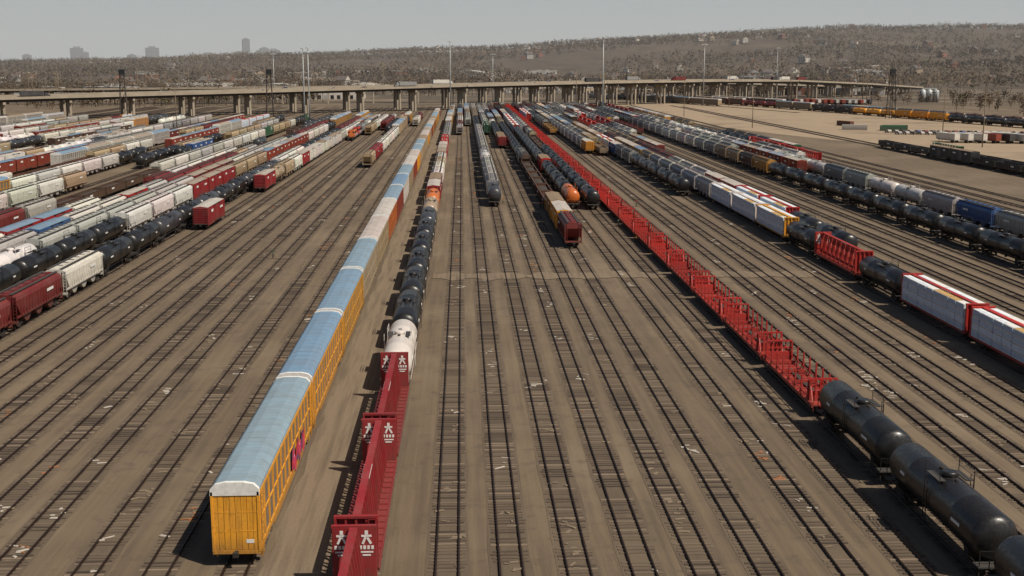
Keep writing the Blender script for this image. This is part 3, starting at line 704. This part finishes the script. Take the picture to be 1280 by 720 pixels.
for i in range(16):
    add('switch_stand', SW, (r.choice(xs_open) + 2.1, r.uniform(180, 420), 0), 0, (*C[r.choice(['yellow', 'green', 'red'])], 1))

# ------------------------------------------------------------------ overpass
def overpass(pts, width, name):
    b = B()
    for (a, c) in zip(pts, pts[1:]):
        A = Vector(a); Cc = Vector(c); d = (Cc - A); dn = Vector((d.x, d.y, 0)).normalized(); n = Vector((dn.y, -dn.x, 0))
        def slab(o0, o1, z0, z1, mat):
            P = [A + n * o0 + Vector((0, 0, z0)), A + n * o1 + Vector((0, 0, z0)), A + n * o1 + Vector((0, 0, z1)), A + n * o0 + Vector((0, 0, z1))]
            Q = [p + d for p in P]
            for i in range(4):
                j = (i + 1) % 4; b.face([P[i], P[j], Q[j], Q[i]], mat)
            b.face(P, mat); b.face(Q[::-1], mat)
        w = width / 2
        slab(-w, w, -0.35, 0, 'concrete'); slab(-w + .5, w - .5, 0.004, 0.05, 'asphalt')
        for s in (-1, 1): slab(s * (w - 0.02) - .18, s * (w - 0.02) + .18, -0.5, 1.0, 'concrete')
        for k in (-0.8, -0.4, 0, 0.4, 0.8): slab(k * w - .25, k * w + .25, -2.0, -0.352, 'girder')
        nb = max(1, round(d.length / 38))
        for i in range(nb):
            P = A + d * (i / nb); top = P.z - 2.0
            rot = Matrix.Rotation(math.atan2(n.y, n.x), 3, 'Z')
            b.box((P.x, P.y, top - 0.7), (width * 0.9, 1.4, 1.4), 'concrete', rot=rot)
            for k in (-0.6, 0, 0.6):
                q = P + n * (k * w); b.box((q.x, q.y, (top - 1.4) / 2), (1.3, 1.3, top - 1.4), 'concrete', rot=rot)
    return add(name, b.mesh(name))
BR = [(-520, 560, 11), (-400, 640, 11.5), (-270, 725, 12.5), (-140, 800, 14.5), (0, 880, 17), (110, 960, 18), (220, 1050, 18), (310, 1130, 17), (420, 1250, 12), (520, 1370, 6)]
overpass(BR, 14, 'highway_overpass')
BR2 = [(x - 12, y + 26, z + 0.3) for x, y, z in BR]
overpass(BR2, 14, 'highway_overpass')
overpass([(-700, 1010, 9), (-300, 1010, 12), (0, 1040, 14.5), (250, 1200, 14), (420, 1330, 8)], 12, 'highway_overpass')

def make_car():
    b = B(); b.prismx([(-2.2, 0.35), (2.2, 0.35), (2.2, 0.85), (1.2, 0.95), (0.6, 1.42), (-1.2, 1.45), (-2.0, 0.98), (-2.25, 0.9)], -0.88, 0.88, 'paint')
    b.prismx([(-1.85, 1.0), (1.1, 1.0), (0.58, 1.38), (-1.15, 1.4)], -0.89, 0.89, 'glass')
    for x in (-0.8, 0.8):
        for y in (-1.35, 1.35): b.rings([(-0.1, 0.32), (0.1, 0.32)], 'dark', 12, 'X', (x, y, 0.32))
    return b.mesh('car')
def make_truck(cab=True):
    b = B(); b.box((0, -2, 2.5), (2.5, 13.5, 2.8), 'paint'); b.box((0, -2, 0.95), (1.2, 13, 0.25), 'frame')
    if cab: b.prismx([(5.2, 0.6), (8.2, 0.6), (8.2, 1.7), (7.2, 1.9), (6.9, 2.9), (5.2, 3.1)], -1.2, 1.2, 'paint'); b.box((0, 7.08, 2.35), (2.1, 0.1, 0.7), 'glass', rot=Matrix.Rotation(-0.3, 3, 'X'))
    else:
        for x in (-.7, .7): b.box((x, 3.2, .45), (.15, .15, .9), 'frame')
    for x in (-1.05, 1.05):
        for y in (-7.5, -6.3) + ((4.2, 5.4, 7.4) if cab else ()): b.rings([(-0.15, 0.5), (0.15, 0.5)], 'dark', 12, 'X', (x, y, 0.5))
    return b.mesh('semi_truck' if cab else 'semi_trailer')
CAR, TRUCK, TRAILER = make_car(), make_truck(), make_truck(False)
def on_path(path, s):
    for a, c in zip(path, path[1:]):
        A, Cc = Vector(a), Vector(c); d = (Cc - A).length
        if s <= d: return A.lerp(Cc, s / d), Cc - A
        s -= d
    return None, None
r = random.Random(21)
for i in range(34):
    p, d = on_path(r.choice([BR, BR2]), r.uniform(50, 1150))
    if not p: continue
    n = Vector((d.y, -d.x, 0)).normalized(); p = p + n * r.choice([-4, 0, 3.5])
    tr = r.random() < 0.35
    add('semi_truck' if tr else 'car', TRUCK if tr else CAR, (p.x, p.y, p.z + 0.06), -math.atan2(d.x, d.y) + (math.pi if r.random() < .5 else 0), (*r.choice([C['white'], C['white'], C['dgrey'], C['blue'], C['maroon'], C['grey']]), 0.5))
for i in range(26):
    add('semi_trailer', TRAILER, (262 + i * 4.4 - (40 if i > 14 else 0), 1010 + (26 if i > 14 else 0) - i * 2.0, 0.03), 0.15, (*r.choice([C['white'], C['white'], C['lgrey'], C['dgrey'], C['brick']]), 1))
for i in range(10):
    x, y = 205 + i * 5.2, 505 - i * 1.5
    if i in (3, 7): add('semi_truck', TRUCK, (x, y, 0.03), 0.2, (*C['brick'], 1))
    else: add('semi_trailer', TRAILER, (x, y, 0.03), 0.2, (*r.choice([C['white'], C['lgrey'], C['grey'], C['dgrey']]), 1))
for i in range(40): add('car', CAR, (205 + (i % 20) * 3.2, 560 + (i // 20) * 14 - (i % 20), 0.03), 0.1, (*r.choice([C['white'], C['dgrey'], C['blue'], C['lgrey'], C['maroon']]), 1))

# ------------------------------------------------------------------ masts and poles
def make_mast(h, name, mat='galv'):
    b = B(); b.rings([(0, 0.45), (h * 0.5, 0.32), (h, 0.18)], mat, 10, 'Z'); b.rings([(0, 0.8), (0.5, 0.8)], 'concrete', 10, 'Z')
    b.rings([(h - 0.4, 1.2), (h - 0.1, 1.25)], mat, 14, 'Z')
    for i in range(8):
        a = i * math.pi / 4; b.beam((0, 0, h - .2), (1.9 * math.cos(a), 1.9 * math.sin(a), h - 0.5), 0.12, mat)
        b.box((2.0 * math.cos(a), 2.0 * math.sin(a), h - 0.6), (0.6, 0.6, 0.45), 'lampglass', top=(0.6, 0.6))
    return b.mesh(name)
MA, MB = make_mast(48, 'high_mast_light'), make_mast(41, 'high_mast_light_b')
for x, y, me in [(82, 705, MA), (-80, 640, MB), (-84.5, 655, MB), (-8, 850, MA), (190, 950, MA), (26, 1020, MB), (300, 1150, MA), (-150, 980, MB), (-250, 620, MB)]:
    add('high_mast_light', me, (x, y, 0))
def make_upole():
    b = B(); h = 14; b.rings([(0, 0.2), (h, 0.12)], 'd_wood', 8, 'Z')
    b.box((0, 0, h - 0.8), (2.6, 0.14, 0.16), 'd_wood'); b.box((0, 0, h - 2.0), (2.2, 0.14, 0.16), 'd_wood')
    for x in (-1.2, -.6, .6, 1.2): b.rings([(h - 0.7, 0.06), (h - 0.4, 0.04)], 'galv', 6, 'Z', (x, 0, 0))
    return b.mesh('utility_pole')
UP = make_upole()
for i in range(80):
    add('utility_pole', UP, (R.uniform(-500, 620), R.uniform(900, 1700), 0), R.uniform(-.4, .4), scale=(1.5, 1.5, 1.9))
for x, y in [(206, 470), (226, 560), (150, 620), (-140, 600), (140, 760)]: add('utility_pole', UP, (x, y, 0), 0.2, scale=(1.1, 1.1, 1.6))
b = B()
for sx in (-1, 1):
    for sy in (-1, 1): b.beam((sx * 3, sy * 3, 0), (sx * 1.6, sy * 1.6, 30), 0.5, 'girder')
for z in range(4, 30, 5):
    k = 3 - 1.4 * z / 30; k2 = 3 - 1.4 * (z + 5) / 30
    for s in (-1, 1):
        b.beam((-k, s * k, z), (k2, s * k2, min(30, z + 5)), 0.2, 'girder'); b.beam((s * k, -k, z), (s * k2, k2, min(30, z + 5)), 0.2, 'girder')
b.box((0, 0, 30.2), (5.5, 5.5, 0.4), 'girder'); b.box((0, 0, 32), (4.6, 2.2, 3.2), 'dark')
lt = b.mesh('floodlight_tower')
for x, y in [(258, 720), (-190, 690), (-110, 700)]: add('floodlight_tower', lt, (x, y, 0), 0.2, scale=(.7, .7, .88))
b = B()
for i in range(3): b.rings([(0, 3.4), (12, 3.4), (14.2, 0.6)], 'galv', 18, 'Z', (i * 7.2, 0, 0))
b.box((7.2, 0, 14.6), (16, 1.2, 1.0), 'galv'); b.beam((-5, 0, 0), (0, 0, 14), 0.8, 'galv')
add('storage_silos', b.mesh('storage_silos'), (400, 1040, 0), scale=(.8, .8, .8))
b = B(); b.box((0, 0, 1.3), (2.44, 12.2, 2.55), 'paint')
for s in (-1, 1):
    for i in range(24): b.box((s * 1.235, -5.8 + i * 0.5, 1.3), (0.05, 0.22, 2.3), 'paint')
    b.box((s * 0.6, -6.13, 1.3), (1.1, 0.06, 2.3), 'paint')
ct = b.mesh('shipping_container')
for x, y, rz, cc in [(213, 590, 1.4, 'green'), (216, 596, 1.4, 'green'), (197, 600, 1.3, 'lgrey'), (236, 530, 1.5, 'white'), (240, 534, 1.5, 'white'), (205, 640, .3, 'rust')]:
    add('shipping_container', ct, (x, y, 0.02), rz, (*C[cc], 0.5))

# ------------------------------------------------------------------ buildings
for i, c in enumerate([(0.52, 0.48, 0.43), (0.36, 0.28, 0.20), (0.24, 0.10, 0.06), (0.30, 0.29, 0.27), (0.52, 0.47, 0.40)]):
    M['wall%d' % i] = simple('building_wall', c, 0.85, scale=0.1)
M['hazewall'] = simple('hazed_tower_cladding', (0.20, 0.21, 0.23), 0.7, scale=0.02, var=.15); M['hazeglass'] = simple('hazed_tower_glazing', (0.08, 0.10, 0.12), 0.3)  # distance haze tinted into the far towers' wall and window colours
M['roofw'] = simple('flat_roof', (0.46, 0.44, 0.41), 0.8, scale=0.05); M['roofd'] = simple('shingle_roof', (0.10, 0.08, 0.07), 0.9)
def warehouse(w, l, h, wall, gable, seed):
    b = B(); r = random.Random(seed)
    if gable: b.prism([(-w / 2, 0), (w / 2, 0), (w / 2, h), (0, h + w * 0.05), (-w / 2, h)], -l / 2, l / 2, [wall, wall, 'roofw', 'roofw', wall], wall)
    else:
        b.box((0, 0, h / 2), (w, l, h), wall); b.box((0, 0, h + 0.2), (w + .3, l + .3, 0.4), 'roofw')
        for k in range(4): b.box((r.uniform(-.35, .35) * w, r.uniform(-.35, .35) * l, h + 1.1), (3, 3, 1.5), 'galv')
    n = int(w / 6)
    for s in (-1, 1):
        for i in range(n): b.box((-w / 2 + (i + .5) * w / n, s * (l / 2 + 0.02), 2.1), (3.2, 0.12, 3.6), 'dark' if i % 3 else 'galv')
        for i in range(int(l / 5)): b.box((s * (w / 2 + 0.02), -l / 2 + (i + .5) * 5, h * 0.7), (0.12, 3, 1.2), 'glass')
    return b.mesh('warehouse')
def house(wall, seed):
    b = B(); b.prism([(-5, 0), (5, 0), (5, 5.5), (-5, 5.5)], -4, 4, wall, wall)
    b.prism([(-5.5, 5.503), (5.5, 5.503), (0, 8.8)], -4.4, 4.4, ['roofd', 'roofd', 'roofd'], wall)
    for s in (-1, 1):
        for x in (-3, 0, 3):
            for z in (1.5, 4.2): b.box((x, s * 4.02, z), (1.1, 0.1, 1.3), 'glass')
    b.box((1.6, -4.04, 1.1), (1, .1, 2.1), 'dark'); b.box((3, 1, 8), (0.8, 0.8, 2.4), 'wall2')
    return b.mesh('house')
def tower(w, d, floors):
    b = B(); h = floors * 3.6; b.box((0, 0, h / 2), (w, d, h), 'hazewall'); b.box((0, 0, h + 2), (w * .5, d * .5, 4), 'hazewall')
    for f in range(floors):
        for s in (-1, 1):
            b.box((0, s * (d / 2 + .02), f * 3.6 + 2.2), (w * 0.92, .1, 1.6), 'hazeglass'); b.box((s * (w / 2 + .02), 0, f * 3.6 + 2.2), (.1, d * 0.92, 1.6), 'hazeglass')
    return b.mesh('office_tower')
WH = [warehouse(w, l, h, 'wall%d' % k, g, i) for i, (w, l, h, k, g) in enumerate([(60, 25, 7, 0, False), (70, 26, 7, 4, True), (40, 22, 6, 1, True), (35, 30, 8, 2, False), (90, 30, 8, 0, False), (50, 20, 6, 3, True), (55, 22, 7, 1, False)])]
HS = [house('wall%d' % k, k) for k in range(5)]

RX = [(-6000, 60), (-3000, 45), (-1350, 34), (-900, 40), (-530, 58), (0, 78), (400, 106), (800, 132), (1000, 146), (1300, 150), (1700, 152), (2600, 165), (6000, 170)]
def interp(x):
    for (a, ya), (c, yc) in zip(RX, RX[1:]):
        if x <= c: t = max(0, (x - a) / (c - a)); t = t * t * (3 - 2 * t); return ya + (yc - ya) * t
    return RX[-1][1]
def hz(x, y):
    t = (y - 1450) / 2050; t = max(0, min(1, t)); t2 = t * t * (3 - 2 * t)
    n = noise.fractal(Vector((x * 0.0016, y * 0.0016, 3)), 1.0, 2.0, 5)
    n2 = noise.noise(Vector((x * 0.0009 + 7, y * 0.0009, 0)))
    return -1.5 + interp(x) * (t2 * 0.90) * (1 + 0.13 * n) + (18 * n + 14 * n2) * t2 * (1 - t2) * 4 * (0.25 + interp(x) / 150)
NX, NY = 220, 70; hv = []; hf = []
for j in range(NY + 1):
    y = 1400 + (5200 - 1400) * j / NY
    for i in range(NX + 1):
        x = -5200 + 10400 * i / NX; hv.append((x, y, hz(x, y) if j < NY else -5))
for j in range(NY):
    for i in range(NX):
        a = j * (NX + 1) + i; hf.append((a, a + 1, a + NX + 2, a + NX + 1))
me = bpy.data.meshes.new('hills'); me.from_pydata(hv, [], hf); me.polygons.foreach_set('use_smooth', [True] * len(hf))
m, nt, bs = new_mat('wooded_hill'); w = coords(nt, world=True)
n1 = noise_t(nt, w, 0.02, 4, 0.75); n2 = noise_t(nt, w, 0.004, 3, 0.6)
c = ramp(nt, n1, [(0.3, (0.035, 0.024, 0.015)), (0.5, (0.062, 0.043, 0.026)), (0.72, (0.095, 0.067, 0.042))])
c = mix(nt, ramp(nt, n2, [(0.56, 0.0), (0.64, 0.45)]), c, (0.15, 0.115, 0.07))
nt.links.new(c, bs.inputs['Base Color']); bs.inputs['Roughness'].default_value = 1
me.materials.append(m); add('hills', me)

r = random.Random(44)
for i in range(80):
    x = r.uniform(-780, 700); y = r.uniform(1100, 2300)
    if x > 150 and r.random() < .5: continue
    if abs(x - 0) < 60 and y < 1500: continue
    if 100 < x < 330 and y < 1200: continue
    add('warehouse', r.choice(WH), (x, y, max(0, hz(x, y)) if y > 1400 else 0), r.uniform(-0.5, 0.5))
for i in range(120):
    y = r.uniform(1600, 3500); x = r.uniform(-0.45, 0.5) * y if r.random() < .35 else r.uniform(0.05, 0.5) * y
    add('house', r.choice(HS), (x, y, max(0, hz(x, y)) + 0.5), r.uniform(-1.5, 1.5), scale=[r.uniform(1.0, 1.8)] * 3)
TW = [tower(40, 30, 22), tower(30, 30, 28), tower(45, 25, 16)]
for x, y, k, s in [(-2320, 6000, 1, 1.15), (-2290, 6100, 2, 1.3), (-1830, 5900, 2, 1.7), (-1790, 5900, 0, 1.0), (-1450, 5800, 2, 1.7), (-1030, 5900, 1, 1.35), (-960, 6000, 0, 1.25), (-1000, 6200, 2, 1.6), (-930, 6100, 2, 1.6), (-1080, 6000, 2, 1.4), (-2600, 6100, 2, 1.2), (-1240, 6000, 2, 1.3), (-700, 6000, 2, 1.4), (-2100, 6000, 2, 1.2), (-1600, 6000, 2, 1.2)]:
    add('office_tower', TW[k], (x, y, 0), 0.3, scale=(s * .8, s, s * 1.1))

# ------------------------------------------------------------------ trees (bare, early spring)
m, nt, bs = new_mat('twigs'); at = nt.nodes.new('ShaderNodeAttribute'); at.attribute_name = 'tint'
c = ramp(nt, at.outputs['Fac'], [(0.0, (0.052, 0.034, 0.021)), (0.45, (0.105, 0.071, 0.043)), (0.8, (0.165, 0.115, 0.070)), (0.9, (0.05, 0.055, 0.022)), (1.0, (0.07, 0.075, 0.028))])
nt.links.new(c, bs.inputs['Base Color']); bs.inputs['Roughness'].default_value = 1; MT = m
def tree_mass(name, spots, ntri, size, seed, trunk=True):
    r = random.Random(seed); V = []; F = []; T = []
    for (x, y, z, h) in spots:
        wr = h * r.uniform(0.28, 0.42)
        t0 = 0.35 + 0.5 * noise.noise(Vector((x * 0.004, y * 0.004, 2))) + r.uniform(-.22, .22); t0 = max(0, min(.78, t0))
        if r.random() > 0.95: t0 = r.uniform(0.9, 1)
        if trunk:
            n = len(V); q = h * 0.02
            V += [(x - q, y, z - 1), (x + q, y, z - 1), (x, y + q, z - 1), (x, y, z + h * 0.8)]
            F += [(n, n + 1, n + 3), (n + 1, n + 2, n + 3), (n + 2, n, n + 3)]; T += [0.1] * 3
            for k in range(4):
                a = r.uniform(0, 6.28); n = len(V); zz = z + h * r.uniform(0.3, 0.5); e = (x + wr * .8 * math.cos(a), y + wr * .8 * math.sin(a), zz + h * 0.35)
                V += [(x, y, zz - q), (x, y, zz + q), e]; F.append((n, n + 1, n + 2)); T.append(0.1)
        for k in range(ntri):
            a = r.uniform(0, 6.28); u = r.uniform(-1, 1); rad = r.random() ** 0.5; s = math.sqrt(1 - u * u)
            cx = x + wr * rad * s * math.cos(a); cy = y + wr * rad * s * math.sin(a); cz = z + h * 0.58 + h * 0.42 * rad * u
            sz = size * r.uniform(0.5, 1.3); n = len(V)
            for _ in range(3): V.append((cx + r.uniform(-sz, sz), cy + r.uniform(-sz, sz), cz + r.uniform(-sz, sz)))
            F.append((n, n + 1, n + 2)); T.append(max(0, min(1, t0 + r.uniform(-.1, .1))))
    me = bpy.data.meshes.new(name); me.from_pydata(V, [], F); me.materials.append(MT)
    a = me.attributes.new('tint', 'FLOAT', 'FACE'); a.data.foreach_set('value', T)
    add(name, me)
r = random.Random(8); sp1 = []
while len(sp1) < 3000:
    y = r.uniform(930, 1900); x = r.uniform(-0.46, 0.52) * y
    if noise.noise(Vector((x * 0.006, y * 0.006, 0))) < -0.08: continue
    yb = 700 + (x + 270) * 0.62 if x < 310 else 1130 + (x - 310) * 1.1
    if abs(y - yb - 40) < 75 or y < yb: continue
    if abs(x) < 130 and y < 1250: continue
    if 100 < x < 330 and y < 1120: continue
    sp1.append((x, y, max(0, hz(x, y)) if y > 1400 else 0, r.uniform(8, 16)))
tree_mass('distant_trees', sp1, 44, 1.0, 1)
sp2 = []
while len(sp2) < 17000:
    y = 1550 + 2150 * r.random() ** 0.9; x = r.uniform(-0.47, 0.5) * y
    if noise.noise(Vector((x * 0.003, y * 0.003, 4))) < -0.28: continue
    sp2.append((x, y, max(0, hz(x, y)), r.uniform(10, 18)))
tree_mass('distant_trees', sp2, 12, 2.3, 2, False)
sp3 = []
for i in range(160):
    x = r.uniform(345, 560); y = r.uniform(640, 1150)
    if abs(y - (1130 + (x - 310) * 1.1)) < 30: continue
    sp3.append((x, y, 0, r.uniform(7, 13)))
for i in range(70): sp3.append((r.uniform(-520, -290), r.uniform(800, 980), 0, r.uniform(7, 12)))
tree_mass('distant_trees', sp3, 80, 0.8, 3)

# ------------------------------------------------------------------ haze over the town beyond the yard, sky, sun, camera
m = bpy.data.materials.new('haze'); m.use_nodes = True; nt = m.node_tree; nt.nodes.clear()
out = nt.nodes.new('ShaderNodeOutputMaterial'); vs = nt.nodes.new('ShaderNodeVolumeScatter')
vs.inputs['Color'].default_value = (0.98, 0.97, 0.96, 1); vs.inputs['Density'].default_value = 0.000105; vs.inputs['Anisotropy'].default_value = 0.0
nt.links.new(vs.outputs[0], out.inputs['Volume']); M['haze'] = m
b = B(); b.box((0, 4950, 109), (13000, 7900, 222), 'haze'); add('haze', b.mesh('haze'))

w = bpy.data.worlds.new("World"); scene.world = w; w.use_nodes = True; nt = w.node_tree
bg = nt.nodes['Background']; sky = nt.nodes.new('ShaderNodeTexSky'); sky.sky_type = 'NISHITA'; sky.sun_disc = False
d = Vector((-0.62, 0.45, -1.0)); el = math.atan2(1.0, math.hypot(0.62, 0.45)); az = math.atan2(0.62, -0.45)
sky.sun_elevation = el; sky.sun_rotation = az; sky.air_density = 1.0; sky.dust_density = 1.5; sky.ozone_density = 1.0
tc = nt.nodes.new('ShaderNodeTexCoord'); sp = nt.nodes.new('ShaderNodeSeparateXYZ'); nt.links.new(tc.outputs['Generated'], sp.inputs[0])
hb = ramp(nt, sp.outputs[2], [(0.0, 1.0), (0.05, 0.92), (0.20, 0.0)])
nt.links.new(mix(nt, hb, sky.outputs[0], (7.7, 8.35, 8.45)), bg.inputs[0]); bg.inputs[1].default_value = 0.055
sun = bpy.data.lights.new('sun', 'SUN'); sun.energy = 5.0; sun.angle = math.radians(0.5); sun.color = (1.0, 0.92, 0.79)
so = bpy.data.objects.new('sun', sun); so.rotation_euler = d.to_track_quat('-Z', 'Y').to_euler(); so.location = (60, -40, 120); col.objects.link(so)

cam = bpy.data.cameras.new('camera'); cam.sensor_width = 36; cam.lens = 36 * 1500 / 1280; cam.clip_start = 0.5; cam.clip_end = 30000
co = bpy.data.objects.new('camera', cam); col.objects.link(co); co.location = (0, 0, 32.5)
co.rotation_euler = (math.radians(90 - 10.57), 0, math.radians(-2.36)); scene.camera = co
scene.view_settings.view_transform = 'Standard'; scene.view_settings.look = 'None'; scene.view_settings.exposure = 0
print('OBJECTS', len(bpy.data.objects))
